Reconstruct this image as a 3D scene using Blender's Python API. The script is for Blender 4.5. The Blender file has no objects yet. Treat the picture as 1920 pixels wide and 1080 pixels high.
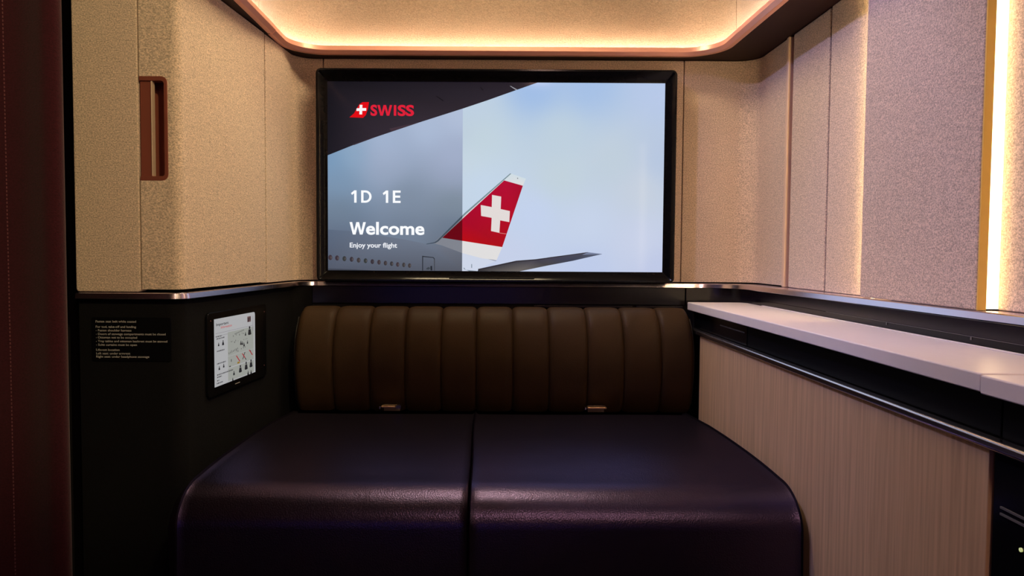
import bpy, bmesh, math, random
from mathutils import Vector, Matrix
random.seed(4)
scene = bpy.context.scene
col = scene.collection
PI = math.pi

# ------------------------------------------------------------------ helpers
def lin(c):
    return tuple((v/255/12.92 if v/255 <= .04045 else ((v/255+.055)/1.055)**2.4) for v in c)

def new_mat(name):
    m = bpy.data.materials.new(name); m.use_nodes = True
    nt = m.node_tree
    return m, nt, nt.nodes['Principled BSDF']

def mat(name, c, rough=.5, metal=0., spec=.5, bump=0., bscale=300., coat=0., var=0., vscale=40., sheen=0.):
    m, nt, p = new_mat(name)
    p.inputs['Base Color'].default_value = (*c, 1)
    p.inputs['Roughness'].default_value = rough
    p.inputs['Metallic'].default_value = metal
    p.inputs['Specular IOR Level'].default_value = spec
    if coat: p.inputs['Coat Weight'].default_value = coat; p.inputs['Coat Roughness'].default_value = .08
    if sheen: p.inputs['Sheen Weight'].default_value = sheen
    tc = nt.nodes.new('ShaderNodeTexCoord')
    n = nt.nodes.new('ShaderNodeTexNoise'); n.inputs['Scale'].default_value = vscale; n.inputs['Detail'].default_value = 4
    nt.links.new(tc.outputs['Object'], n.inputs['Vector'])
    v = nt.nodes.new('ShaderNodeMix'); v.data_type = 'RGBA'
    v.inputs[6].default_value = (*[x*(1-var) for x in c], 1); v.inputs[7].default_value = (*[min(1, x*(1+var)) for x in c], 1)
    nt.links.new(n.outputs['Fac'], v.inputs[0]); nt.links.new(v.outputs[2], p.inputs['Base Color'])
    if bump:
        b = nt.nodes.new('ShaderNodeBump'); b.inputs['Strength'].default_value = bump; b.inputs['Distance'].default_value = .002
        n2 = nt.nodes.new('ShaderNodeTexNoise'); n2.inputs['Scale'].default_value = bscale; n2.inputs['Detail'].default_value = 3
        nt.links.new(tc.outputs['Object'], n2.inputs['Vector'])
        nt.links.new(n2.outputs['Fac'], b.inputs['Height']); nt.links.new(b.outputs['Normal'], p.inputs['Normal'])
    return m

def fabric(name, c, scale=320., contrast=.42, bump=.6, sheen=.15):
    """woven melange cloth: fine speckle plus faint horizontal weave lines"""
    m, nt, p = new_mat(name)
    N, L = nt.nodes, nt.links
    tc = N.new('ShaderNodeTexCoord')
    mp = N.new('ShaderNodeMapping'); mp.inputs['Scale'].default_value = (1, 1, 1.35)
    L.new(tc.outputs['Object'], mp.inputs['Vector'])
    n = N.new('ShaderNodeTexNoise'); n.inputs['Scale'].default_value = scale; n.inputs['Detail'].default_value = 3; n.inputs['Roughness'].default_value = .65
    L.new(mp.outputs['Vector'], n.inputs['Vector'])
    mp2 = N.new('ShaderNodeMapping'); mp2.inputs['Scale'].default_value = (.12, .12, 1)
    L.new(tc.outputs['Object'], mp2.inputs['Vector'])
    n2 = N.new('ShaderNodeTexNoise'); n2.inputs['Scale'].default_value = 330; n2.inputs['Detail'].default_value = 2
    L.new(mp2.outputs['Vector'], n2.inputs['Vector'])
    add = N.new('ShaderNodeMath'); add.operation = 'MULTIPLY_ADD'; add.inputs[1].default_value = .14
    L.new(n2.outputs['Fac'], add.inputs[0]); L.new(n.outputs['Fac'], add.inputs[2])
    r = N.new('ShaderNodeValToRGB')
    r.color_ramp.elements[0].position = .40; r.color_ramp.elements[1].position = .74
    r.color_ramp.elements[0].color = (*[v*(1-contrast) for v in c], 1)
    r.color_ramp.elements[1].color = (*[min(1, v*(1+contrast)) for v in c], 1)
    L.new(add.outputs[0], r.inputs[0]); L.new(r.outputs[0], p.inputs['Base Color'])
    p.inputs['Roughness'].default_value = .95; p.inputs['Specular IOR Level'].default_value = .15
    p.inputs['Sheen Weight'].default_value = sheen; p.inputs['Sheen Roughness'].default_value = .6
    b = N.new('ShaderNodeBump'); b.inputs['Strength'].default_value = bump; b.inputs['Distance'].default_value = .0016
    L.new(add.outputs[0], b.inputs['Height']); L.new(b.outputs['Normal'], p.inputs['Normal'])
    return m

def wood(name, c):
    m, nt, p = new_mat(name)
    N, L = nt.nodes, nt.links
    tc = N.new('ShaderNodeTexCoord')
    mp = N.new('ShaderNodeMapping'); mp.inputs['Scale'].default_value = (1, 1, .035)
    L.new(tc.outputs['Object'], mp.inputs['Vector'])
    n = N.new('ShaderNodeTexNoise'); n.inputs['Scale'].default_value = 150; n.inputs['Detail'].default_value = 6; n.inputs['Distortion'].default_value = .3
    L.new(mp.outputs['Vector'], n.inputs['Vector'])
    r = N.new('ShaderNodeValToRGB')
    r.color_ramp.elements[0].position = .3; r.color_ramp.elements[1].position = .72
    r.color_ramp.elements[0].color = (*[v*.80 for v in c], 1); r.color_ramp.elements[1].color = (*[v*1.15 for v in c], 1)
    L.new(n.outputs['Fac'], r.inputs[0]); L.new(r.outputs[0], p.inputs['Base Color'])
    p.inputs['Roughness'].default_value = .5; p.inputs['Specular IOR Level'].default_value = .3
    b = N.new('ShaderNodeBump'); b.inputs['Strength'].default_value = .12; b.inputs['Distance'].default_value = .001
    L.new(n.outputs['Fac'], b.inputs['Height']); L.new(b.outputs['Normal'], p.inputs['Normal'])
    return m

def leather(name, c, rough=.42, spec=.5, tint=(1, 1, 1)):
    m, nt, p = new_mat(name)
    N, L = nt.nodes, nt.links
    tc = N.new('ShaderNodeTexCoord')
    v = N.new('ShaderNodeTexVoronoi'); v.inputs['Scale'].default_value = 420
    L.new(tc.outputs['Object'], v.inputs['Vector'])
    n = N.new('ShaderNodeTexNoise'); n.inputs['Scale'].default_value = 14; n.inputs['Detail'].default_value = 4
    L.new(tc.outputs['Object'], n.inputs['Vector'])
    a = N.new('ShaderNodeMath'); a.operation = 'MULTIPLY_ADD'; a.inputs[1].default_value = 3.
    L.new(n.outputs['Fac'], a.inputs[0]); L.new(v.outputs['Distance'], a.inputs[2])
    b = N.new('ShaderNodeBump'); b.inputs['Strength'].default_value = .22; b.inputs['Distance'].default_value = .0012
    L.new(a.outputs[0], b.inputs['Height']); L.new(b.outputs['Normal'], p.inputs['Normal'])
    mx = N.new('ShaderNodeMix'); mx.data_type = 'RGBA'
    mx.inputs[6].default_value = (*[x*.8 for x in c], 1); mx.inputs[7].default_value = (*[x*1.2 for x in c], 1)
    L.new(n.outputs['Fac'], mx.inputs[0]); L.new(mx.outputs[2], p.inputs['Base Color'])
    p.inputs['Roughness'].default_value = rough; p.inputs['Specular IOR Level'].default_value = spec
    p.inputs['Specular Tint'].default_value = (*tint, 1)
    return m

def brushed(name, c, rough=.3, metal=1.):
    """brushed anodised metal"""
    m, nt, p = new_mat(name)
    N, L = nt.nodes, nt.links
    tc = N.new('ShaderNodeTexCoord')
    mp = N.new('ShaderNodeMapping'); mp.inputs['Scale'].default_value = (.05, .05, 1)
    L.new(tc.outputs['Object'], mp.inputs['Vector'])
    n = N.new('ShaderNodeTexNoise'); n.inputs['Scale'].default_value = 900
    L.new(mp.outputs['Vector'], n.inputs['Vector'])
    mr = N.new('ShaderNodeMapRange'); mr.inputs[3].default_value = rough*.8; mr.inputs[4].default_value = rough*1.2
    L.new(n.outputs['Fac'], mr.inputs[0]); L.new(mr.outputs[0], p.inputs['Roughness'])
    p.inputs['Base Color'].default_value = (*c, 1); p.inputs['Metallic'].default_value = metal
    return m

def emit(name, c, strength):
    m, nt, p = new_mat(name)
    p.inputs['Base Color'].default_value = (.8, .8, .8, 1)
    p.inputs['Emission Color'].default_value = (*c, 1); p.inputs['Emission Strength'].default_value = strength
    return m

def screen_mat(name, strength=1., rough=.06, spec=.5):
    m, nt, p = new_mat(name)
    a = nt.nodes.new('ShaderNodeAttribute'); a.attribute_name = 'Col'
    p.inputs['Base Color'].default_value = (.004, .004, .004, 1)
    p.inputs['Roughness'].default_value = rough; p.inputs['Specular IOR Level'].default_value = spec
    nt.links.new(a.outputs['Color'], p.inputs['Emission Color']); p.inputs['Emission Strength'].default_value = strength
    return m

def tag(o, label=None, cat=None, group=None, kind=None):
    for k, v in (('label', label), ('category', cat), ('group', group), ('kind', kind)):
        if v: o[k] = v
    return o

def empty(name, loc, label, cat, group=None):
    o = bpy.data.objects.new(name, None); col.objects.link(o); o.location = loc
    o.empty_display_size = .05
    return tag(o, label, cat, group)

def obj(name, bm, m, parent=None, bevel=0., seg=2, angle=40, smooth=True):
    me = bpy.data.meshes.new(name)
    bmesh.ops.recalc_face_normals(bm, faces=bm.faces)
    bm.to_mesh(me); bm.free()
    if m: me.materials.append(m)
    o = bpy.data.objects.new(name, me); col.objects.link(o)
    if smooth:
        for f in me.polygons: f.use_smooth = True
        me.set_sharp_from_angle(angle=math.radians(35))
    if parent:
        o.parent = parent
        w = Vector(parent.location); q = parent.parent
        while q: w += Vector(q.location); q = q.parent
        me.transform(Matrix.Translation(-w))
    if bevel:
        b = o.modifiers.new('bevel', 'BEVEL'); b.width = bevel; b.segments = seg; b.limit_method = 'ANGLE'; b.angle_limit = math.radians(angle)
        b.harden_normals = True
    return o

def struct(name, bm, m, bevel=0., seg=2):
    o = obj(name, bm, m, None, bevel, seg); o['kind'] = 'structure'; return o

def box(x0, x1, y0, y1, z0, z1, bm=None):
    bm = bm or bmesh.new()
    vs = [bm.verts.new((x, y, z)) for x in (x0, x1) for y in (y0, y1) for z in (z0, z1)]
    for f in ((0,1,3,2), (4,6,7,5), (0,4,5,1), (2,3,7,6), (0,2,6,4), (1,5,7,3)):
        bm.faces.new([vs[i] for i in f])
    return bm

def fillet(pts, n=14):
    out = []
    for i, p in enumerate(pts):
        r = p[2] if len(p) > 2 else 0
        if not r or i in (0, len(pts)-1):
            out.append(Vector(p[:2])); continue
        P = Vector(p[:2]); A = (Vector(pts[i-1][:2])-P).normalized(); B = (Vector(pts[i+1][:2])-P).normalized()
        ang = A.angle(B); d = r/math.tan(ang/2)
        C = P+(A+B).normalized()*(r/math.sin(ang/2))
        s = P+A*d-C; e = P+B*d-C
        tot = s.angle_signed(e)
        for k in range(n+1):
            t = -tot*k/n
            out.append(C+Vector((s.x*math.cos(t)-s.y*math.sin(t), s.x*math.sin(t)+s.y*math.cos(t))))
    return out

def normals(path):
    ns = []
    for i in range(len(path)):
        d1 = (path[i]-path[i-1]).normalized() if i else None
        d2 = (path[i+1]-path[i]).normalized() if i < len(path)-1 else None
        d1 = d1 or d2; d2 = d2 or d1
        n1 = Vector((d1.y, -d1.x)); n2 = Vector((d2.y, -d2.x))
        n = (n1+n2).normalized(); ns.append(n/max(.3, n.dot(n1)))
    return ns

def offset(path, d):
    return [p+n*d for p, n in zip(path, normals(path))]

def sweep(path, prof, caps=(True, True), bm=None):
    """prof: closed list of (inward offset, z)"""
    bm = bm or bmesh.new()
    ns = normals(path)
    rings = [[bm.verts.new((*(p+n*a), z)) for a, z in prof] for p, n in zip(path, ns)]
    m = len(prof)
    for a, b in zip(rings, rings[1:]):
        for j in range(m):
            bm.faces.new((a[j], a[(j+1) % m], b[(j+1) % m], b[j]))
    if caps[0]: bm.faces.new(rings[0])
    if caps[1]: bm.faces.new(rings[-1][::-1])
    return bm

def wall_strip(path, t, z0, z1, caps=(True, True), bm=None):
    return sweep(path, [(0, z0), (0, z1), (-t, z1), (-t, z0)], caps, bm)

def cut_path(path, s0, s1):
    """part of a path between two arc lengths"""
    out, s = [], 0.
    for a, b in zip(path, path[1:]):
        l = (b-a).length
        if s+l >= s0 and s <= s1:
            if not out: out.append(a.lerp(b, max(0, (s0-s)/l)))
            out.append(a.lerp(b, min(1, (s1-s)/l)))
        s += l
    res = [out[0]]
    for p in out[1:]:
        if (p-res[-1]).length > 1e-5: res.append(p)
    return res

def arclen_at(path, test):
    """arc length of the first point for which test(point) holds"""
    s = 0.
    for a, b in zip(path, path[1:]):
        l = (b-a).length
        for k in range(200):
            if test(a.lerp(b, k/200)): return s+l*k/200
        s += l
    return s

def total(path): return sum((b-a).length for a, b in zip(path, path[1:]))

def poly_prism(pts, axis, a, b, bm=None):
    """closed outline pts (u,v) pushed along an axis: 'y' -> (u, y, v), 'x' -> (x, u, v), 'z' -> (u, v, z)"""
    bm = bm or bmesh.new()
    f = {'y': lambda u, v, w: (u, w, v), 'x': lambda u, v, w: (w, u, v), 'z': lambda u, v, w: (u, v, w)}[axis]
    A = [bm.verts.new(f(u, v, a)) for u, v in pts]; B = [bm.verts.new(f(u, v, b)) for u, v in pts]
    n = len(pts)
    bm.faces.new(A); bm.faces.new(B[::-1])
    for i in range(n): bm.faces.new((A[i], B[i], B[(i+1) % n], A[(i+1) % n]))
    return bm

def rrect(x0, x1, z0, z1, r, n=6):
    pts = []
    for cx, cz, a0 in ((x1-r, z1-r, 0), (x0+r, z1-r, 90), (x0+r, z0+r, 180), (x1-r, z0+r, 270)):
        for k in range(n+1):
            t = math.radians(a0+90*k/n); pts.append((cx+r*math.cos(t), cz+r*math.sin(t)))
    return pts

def tube(pts, r, bm=None, n=6):
    bm = bm or bmesh.new()
    pts = [Vector(p) for p in pts]; rings = []
    for i, p in enumerate(pts):
        d = (pts[min(i+1, len(pts)-1)]-pts[max(i-1, 0)]).normalized()
        u = d.cross(Vector((0, 0, 1)) if abs(d.z) < .9 else Vector((1, 0, 0))).normalized(); v = d.cross(u)
        rings.append([bm.verts.new(p+(u*math.cos(2*PI*k/n)+v*math.sin(2*PI*k/n))*r) for k in range(n)])
    for a, b in zip(rings, rings[1:]):
        for k in range(n): bm.faces.new((a[k], a[(k+1) % n], b[(k+1) % n], b[k]))
    bm.faces.new(rings[0][::-1]); bm.faces.new(rings[-1])
    return bm

def text_bm(txt, x0, x1, y0, y1, bold=0., cap=None, bm=None):
    """lettering outline filled as flat faces in (u, v), fitted to the box; cap: a character string whose height fills y0..y1"""
    def flat(t):
        cu = bpy.data.curves.new('lettering', 'FONT'); cu.body = t; cu.size = 1; cu.offset = bold; cu.resolution_u = 4
        o = bpy.data.objects.new('lettering', cu); col.objects.link(o)
        dg = bpy.context.evaluated_depsgraph_get(); me = bpy.data.meshes.new_from_object(o.evaluated_get(dg))
        co = [v.co.copy() for v in me.vertices]; fs = [tuple(p.vertices) for p in me.polygons]
        bpy.data.objects.remove(o); bpy.data.curves.remove(cu); bpy.data.meshes.remove(me)
        return co, fs
    co, fs = flat(txt)
    hc, _ = flat(cap or 'H')
    h0, h1 = min(c.y for c in hc), max(c.y for c in hc)
    a0, a1 = min(c.x for c in co), max(c.x for c in co)
    bm = bm or bmesh.new()
    vs = [bm.verts.new((x0+(c.x-a0)/(a1-a0)*(x1-x0), y0+(c.y-h0)/(h1-h0)*(y1-y0), 0)) for c in co]
    for f in fs:
        try: bm.faces.new([vs[i] for i in f])
        except ValueError: pass
    return bm

def paint(bm, colour):
    """colour attribute of a picture on a screen; colour: srgb triple or function of the vertex"""
    lay = bm.verts.layers.float_color.get('Col') or bm.verts.layers.float_color.new('Col')
    for v in bm.verts:
        c = colour(v) if callable(colour) else colour
        v[lay] = (*lin(c), 1)
    return bm

# ------------------------------------------------------------------ camera
EYE = .88; F = 1400.
cam = bpy.data.cameras.new('camera'); co = bpy.data.objects.new('camera', cam); col.objects.link(co)
cam.sensor_width = 36; cam.lens = 36*F/1920; cam.shift_x = 40/1920; cam.clip_start = .01
PITCH = math.atan(63/F); ROLL = math.radians(.35)
co.matrix_world = Matrix.Translation((0, 0, EYE)) @ Matrix.Rotation(PI/2-PITCH, 4, 'X') @ Matrix.Rotation(ROLL, 4, 'Z')
scene.camera = co

# ------------------------------------------------------------------ materials
M = {}
M['fabric'] = fabric('beige_fabric', (.62, .48, .37))
M['cove_fabric'] = fabric('cove_fabric', (.23, .165, .115), scale=260, contrast=.22, bump=.5)
M['dark_fabric'] = fabric('dark_fabric', (.0042, .0038, .0048), contrast=.3, bump=.4, sheen=0.)
M['maroon'] = fabric('maroon_fabric', (.036, .004, .008), contrast=.3, bump=.4, sheen=.1)
M['copper'] = brushed('copper_metal', (.90, .46, .35), .36, .4)
M['copper_dark'] = brushed('dark_copper', (.30, .085, .055), .42, .4)
M['soffit'] = mat('soffit_lacquer', (.018, .005, .005), .5, spec=.15, var=.1)
M['rose_metal'] = brushed('rose_metal', (.77, .71, .84), .20)
M['dark_gloss'] = mat('dark_gloss', (.006, .004, .008), .22, spec=.35, var=.1)
M['black_gloss'] = mat('black_gloss', (.004, .004, .005), .14, spec=.16, var=.1)
M['black_satin'] = mat('black_satin', (.002, .002, .003), .5, spec=.06, var=.1)
M['black_matte'] = mat('black_matte', (.010, .009, .010), .8, spec=.1, var=.1)
def violet_gloss(name, c, gl, rough):  # leather plus a gloss layer whose colour carries the tint of reflected light
    m = leather(name, c, .6, .0); nt = m.node_tree; p = nt.nodes['Principled BSDF']
    g_ = nt.nodes.new('ShaderNodeBsdfGlossy'); g_.inputs['Color'].default_value = (*gl, 1); g_.inputs['Roughness'].default_value = rough
    a = nt.nodes.new('ShaderNodeAddShader'); b = [n for n in nt.nodes if n.type == 'BUMP'][0]; o = [n for n in nt.nodes if n.type == 'OUTPUT_MATERIAL'][0]
    nt.links.new(b.outputs['Normal'], g_.inputs['Normal']); nt.links.new(p.outputs[0], a.inputs[0]); nt.links.new(g_.outputs[0], a.inputs[1]); nt.links.new(a.outputs[0], o.inputs['Surface'])
    return m
M['leather'] = violet_gloss('dark_leather', (.004, .0033, .0025), (.064, .050, .105), .30)  # violet gloss puts the blue screen reflection into the leather colour
M['brown_leather'] = leather('brown_leather', (.040, .022, .010), .5, .12)
M['piping'] = leather('piping_leather', (.05, .045, .04), .35)
M['solid_white'] = mat('white_solid_surface', (.88, .81, .80), .36, spec=.5, var=.03, vscale=60)
M['wood'] = wood('pale_oak', (.58, .385, .23))
M['gold'] = mat('rose_gold_edge', (.74, .54, .40), .5, metal=.2)
M['stitch'] = mat('stitching_thread', (.16, .05, .055), .8)
M['rail'] = brushed('grey_rail', (.72, .70, .78), .22)
M['grey_print'] = mat('grey_print', (.45, .43, .42), .6, var=.05)
M['dim_print'] = mat('dim_grey_print', (.13, .125, .125), .6, spec=.2, var=.05)
M['brass'] = mat('brass_edge', (.85, .56, .12), .6, metal=.1, var=.08)
M['buckle'] = brushed('buckle_metal', (.85, .55, .30), .3)
M['webbing'] = mat('belt_webbing', (.35, .24, .18), .8, var=.2, vscale=400)
M['carpet'] = fabric('dark_carpet', (.03, .02, .022), scale=200)
M['ceiling'] = fabric('ceiling_cloth', (.42, .33, .26), contrast=.15)
M['screen'] = screen_mat('screen_image', 1.0, .08, .1)
M['tablet_page'] = screen_mat('tablet_image', .9, .15)
M['led'] = emit('warm_led', (1, .81, .58), 88.)
M['led_wall'] = emit('warm_wall_led', (1, .72, .34), 48.)
M['led_near'] = emit('warm_near_led', (1, .74, .40), 5.)
M['led_seat'] = emit('warm_seat_led', (1, .74, .40), 12.)
M['lamp'] = emit('warm_lamp', (1, .74, .5), 2.)
M['green_led'] = emit('indicator_led', (.6, .7, .2), .6)

# ------------------------------------------------------------------ plan lines of the suite
LEDGE = .802           # top of the metal ledge trim that runs round the suite
SOF = 1.4205           # underside of the cove soffit
wall_line = fillet([(-.80, 1.44), (-.597, 1.44, .030), (-.5415, 2.10, .060), (.735, 2.10, .055), (.735, 1.40)])
trim_line = fillet([(-.80, 1.437), (-.594, 1.437, .030), (-.534, 2.094, .055), (.683, 2.094, .12), (.70, 1.50), (.708, 1.05), (.712, -1.)])
lower_line = fillet([(-.80, 1.447), (-.602, 1.447, .032), (-.545, 2.085, .05), (.70, 2.085, .10), (.70, -1.)])
lip_line = fillet([(-.541, 1.36), (-.537, 2.05, .095), (.606, 2.05, .095), (.612, 1.40), (.612, -1.)], 20)

# ------------------------------------------------------------------ room shell
struct('floor', box(-1.3, 1.0, -1.1, 2.3, -.05, 0), M['carpet'])
struct('ceiling', box(-1.3, 1.0, -1.1, 2.3, 2.0, 2.05), M['ceiling'])
struct('wall_front', box(-1.3, 1.0, -1.1, -1.04, 0, 2.0), M['ceiling'])
struct('wall_left', box(-1.3, -1.25, -1.04, 2.3, 0, 2.0), M['maroon'])
struct('wall_right', box(.765, .80, -1.04, 2.3, 0, 2.0), M['black_matte'])
struct('wall_back', box(-1.25, .765, 2.125, 2.17, 0, 2.0), M['black_matte'])

# padded back wall in three cloth panels, split by thin seams
sA = arclen_at(wall_line, lambda p: p.y > 1.868 and p.x < 0)
sB = arclen_at(wall_line, lambda p: p.x > -.47 and p.y > 2.05)
sC = arclen_at(wall_line, lambda p: p.x > .5327 and p.y > 2.05)
sD = arclen_at(wall_line, lambda p: p.x > .7 and p.y < 1.882)
g = .0011
def back_panel(name, s0, s1, z0=.8055, z1=SOF):
    return struct(name, wall_strip(cut_path(wall_line, s0+g, s1-g), .018, z0, z1), M['fabric'], .0022)
back_panel('wall_back_corner_left', sA, sB)
back_panel('wall_back_centre', sB, sC)
back_panel('wall_back_corner_right', sC, sD)
# dark backing seen in the seams
struct('wall_back_backing', wall_strip(offset(cut_path(wall_line, sA-.02, sD), -.019), .004, .79, SOF), M['black_matte'])

# lower dark lining of the left side and the back
sq = arclen_at(lower_line, lambda p: p.x > -.50 and p.y > 2.)
sr = arclen_at(lower_line, lambda p: p.x > .545 and p.y > 2.)
struct('wall_left_lower', wall_strip(cut_path(lower_line, 0, sq), .02, 0, .7895), M['dark_fabric'], .001)
struct('trim_4', wall_strip(cut_path(lower_line, sq+.001, sr-.0012), .016, .741, .7895), M['dark_gloss'], .0012)
struct('trim_5', wall_strip(cut_path(lower_line, sr+.0012, total(lower_line)), .016, .741, .7895), M['dark_gloss'], .0012)
struct('wall_back_lower', box(-.53, .72, 2.09, 2.115, 0, .740), M['black_matte'])
bm = box(.12, .395, 2.074, 2.086, .7325, .7395); box(.405, .535, 2.074, 2.086, .7325, .7395, bm)
struct('trim_6', bm, M['dark_gloss'], .001)

# ledge trim: left piece (with the corner), then the long piece along the back and right
prof = [(.0012, .7895), (.0024, .7905), (.0002, .8003), (-.0018, LEDGE), (-.030, LEDGE), (-.030, .7895)]
ts = arclen_at(trim_line, lambda p: p.y > 1.885 and p.x < 0)
tb = arclen_at(trim_line, lambda p: p.x > .535)
struct('trim_1', sweep(cut_path(trim_line, 0, ts-.0008), prof), M['rose_metal'])
struct('trim_2', sweep(cut_path(trim_line, ts+.0008, tb-.0006), prof), M['rose_metal'])
prof2 = [(.0012, .7895), (.0024, .7905), (.0002, .8003), (-.0018, LEDGE), (-.085, LEDGE), (-.085, .7895)]
struct('trim_3', sweep(cut_path(trim_line, tb+.0006, total(trim_line)), prof2), M['rose_metal'])

# ------------------------------------------------------------------ cove: soffit, copper lip, lit cloth above
lip_prof = [(0.002, 1.4425), (.0045, 1.4300), (-.004, SOF+.0005), (-.016, SOF+.0005), (-.016, 1.4320), (-.008, 1.4425)]
l1 = arclen_at(lip_line, lambda p: p.y > 1.872 and p.x < 0)
struct('trim_7', sweep(cut_path(lip_line, 0, l1-.0035), lip_prof), M['copper'], .001)
struct('trim_8', sweep(offset(cut_path(lip_line, l1+.0015, total(lip_line)), -.0015), lip_prof), M['copper'], .0008)
inner = offset(lip_line, -.012); outer = []
for p in inner:
    outer.append(p)
# soffit: flat ring between the lip and the walls
def ring(path, z0, z1, xl, yb, xr):
    bm = bmesh.new(); rows = []
    for i, p in enumerate(path):
        n = normals(path)[i]
        if abs(n.x) > .97 and p.x < 0: q = Vector((xl, p.y))
        elif abs(n.x) > .97: q = Vector((xr, p.y))
        elif abs(n.y) > .97: q = Vector((p.x, yb))
        else:
            q = Vector((xl if p.x < 0 else xr, yb))
        rows.append((p, q))
    vs = [[bm.verts.new((*a, z)) for a in (p, q) for z in (z0, z1)] for p, q in rows]
    for a, b in zip(vs, vs[1:]):
        for i, j in ((0, 2), (2, 3), (3, 1), (1, 0)):
            bm.faces.new((a[i], a[j], b[j], b[i]))
    for e in (vs[0], vs[-1]): bm.faces.new((e[0], e[2], e[3], e[1]))
    bmesh.ops.remove_doubles(bm, verts=bm.verts, dist=1e-5)
    return bm
struct('ceiling_soffit', ring(inner, SOF+.0008, SOF+.010, -1.25, 2.125, .765), M['soffit'])
cove_line = offset(lip_line, -.040)
cl = arclen_at(cove_line, lambda p: p.y > 1.872 and p.x < 0)
cr = arclen_at(cove_line, lambda p: p.x > .55 and p.y < 1.99)
for nm, a, b in (('ceiling_cove_left', 0, cl), ('ceiling_cove_back', cl, cr), ('ceiling_cove_right', cr, total(cove_line))):
    p = cut_path(cove_line, a+.0008, b-.0008)
    struct(nm, sweep(p, [(0, SOF+.011), (.004, 1.60), (.016, 1.80), (.05, 2.0), (-.012, 2.0), (-.012, SOF+.011)]), M['cove_fabric'])
led = obj('cove_light_strip', sweep(offset(lip_line, -.0175), [(0, 1.4315), (0, 1.4345), (-.009, 1.4345), (-.009, 1.4315)]), M['led'])
tag(led, 'thin warm strip light glowing behind the copper ceiling cove lip', 'strip light')

# ------------------------------------------------------------------ left storage cabinet
cab = empty('storage_cabinet', (-.70, 1.46, .8035), 'tall beige cloth-covered cupboard above the black side wall, with a copper finger pull', 'cupboard')
obj('side_panel', poly_prism(rrect(-.7995, -.6757, .8035, 1.4195, .006, 3), 'y', 1.438, 1.47), M['fabric'], cab, .0025, 3)
# door: flat front with a notch for the finger pull, then the rounded corner and the side
xs = -.673; zb, zt = .8085, 1.4195
hx, h0, h1, hr = -.6192, 1.0175, 1.2155, .012
corner = fillet([(-.673, 1.440), (-.597, 1.440, .018), (-.5605, 1.8605)])
tx = corner[1].x
bm = bmesh.new()
notch = [(xs, h0)]
for k in range(7): t = math.radians(-90+90*k/6); notch.append((hx-hr+hr*math.cos(t), h0+hr+hr*math.sin(t)))
for k in range(7): t = math.radians(90*k/6); notch.append((hx-hr+hr*math.cos(t), h1-hr+hr*math.sin(t)))
notch.append((xs, h1))
ang = notch[1:-1]                                   # the rounded right side of the notch, bottom to top
faces = [[(xs, zb), (hx, zb), (hx, ang[6][1]), *ang[:6][::-1], (xs, h0)], [(xs, h1), *ang[7:13+1][::-1], (hx, zt), (xs, zt)], [(hx, zb), (tx, zb), (tx, zt), (hx, zt), *ang[6:8][::-1]]]
cache = {}
def dv(u, v, y):
    k = (round(u, 5), round(v, 5), y)
    if k not in cache: cache[k] = bm.verts.new((u, y, v))
    return cache[k]
for y in (1.440, 1.46):
    for f in faces:
        q = []
        for u, v in f:
            w_ = dv(u, v, y)
            if not q or w_ is not q[-1]: q.append(w_)
        if q[0] is q[-1]: q.pop()
        bm.faces.new(q if y < 1.45 else q[::-1])
rim = [(tx, zb), (hx, zb), (xs, zb), *notch, (xs, zt), (hx, zt), (tx, zt)]
for p, q in zip(rim, rim[1:]):
    if (Vector(p)-Vector(q)).length > 1e-5: bm.faces.new((dv(*p, 1.44), dv(*q, 1.44), dv(*q, 1.46), dv(*p, 1.46)))
wall_strip(corner[1:], .02, zb, zt, (False, True), bm)
bmesh.ops.remove_doubles(bm, verts=bm.verts, dist=1e-4)
door = obj('door', bm, M['fabric'], cab, .0022, 3)
# finger pull
def ybox(x0, x1, z0, z1, y0, y1, bm=None): return box(x0, x1, y0, y1, z0, z1, bm)
fr_o = notch
fr_i = [(xs, h0+.0085)]
r2 = .006; ix = hx-.0070
for k in range(7): t = math.radians(-90+90*k/6); fr_i.append((ix-r2+r2*math.cos(t), h0+.0085+r2+r2*math.sin(t)))
for k in range(7): t = math.radians(90*k/6); fr_i.append((ix-r2+r2*math.cos(t), h1-.0085-r2+r2*math.sin(t)))
fr_i.append((xs, h1-.0085))
bm = bmesh.new()
for y in (1.4395, 1.460):
    pass
lo = [[bm.verts.new((u, y, v)) for u, v in fr_o] for y in (1.4392, 1.459)]
li = [[bm.verts.new((u, y, v)) for u, v in fr_i] for y in (1.4392, 1.459)]
for i in range(len(fr_o)-1):
    bm.faces.new((lo[0][i], lo[0][i+1], li[0][i+1], li[0][i])); bm.faces.new((lo[1][i], li[1][i], li[1][i+1], lo[1][i+1]))
    bm.faces.new((lo[0][i], lo[1][i], lo[1][i+1], lo[0][i+1])); bm.faces.new((li[0][i], li[0][i+1], li[1][i+1], li[1][i]))
for i in (0, len(fr_o)-1): bm.faces.new((lo[0][i], li[0][i], li[1][i], lo[1][i]))
pull_frame = obj('handle', bm, M['copper_dark'], door, .0008)
bm = ybox(-.6725, -.6505, h0+.0085, h1-.0085, 1.4425, 1.449)
obj('grip_plate', bm, M['copper_dark'], door, .0008)
obj('grip_edge', ybox(-.6505, -.6485, h0+.0090, h1-.0090, 1.4395, 1.452), M['gold'], door)
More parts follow.
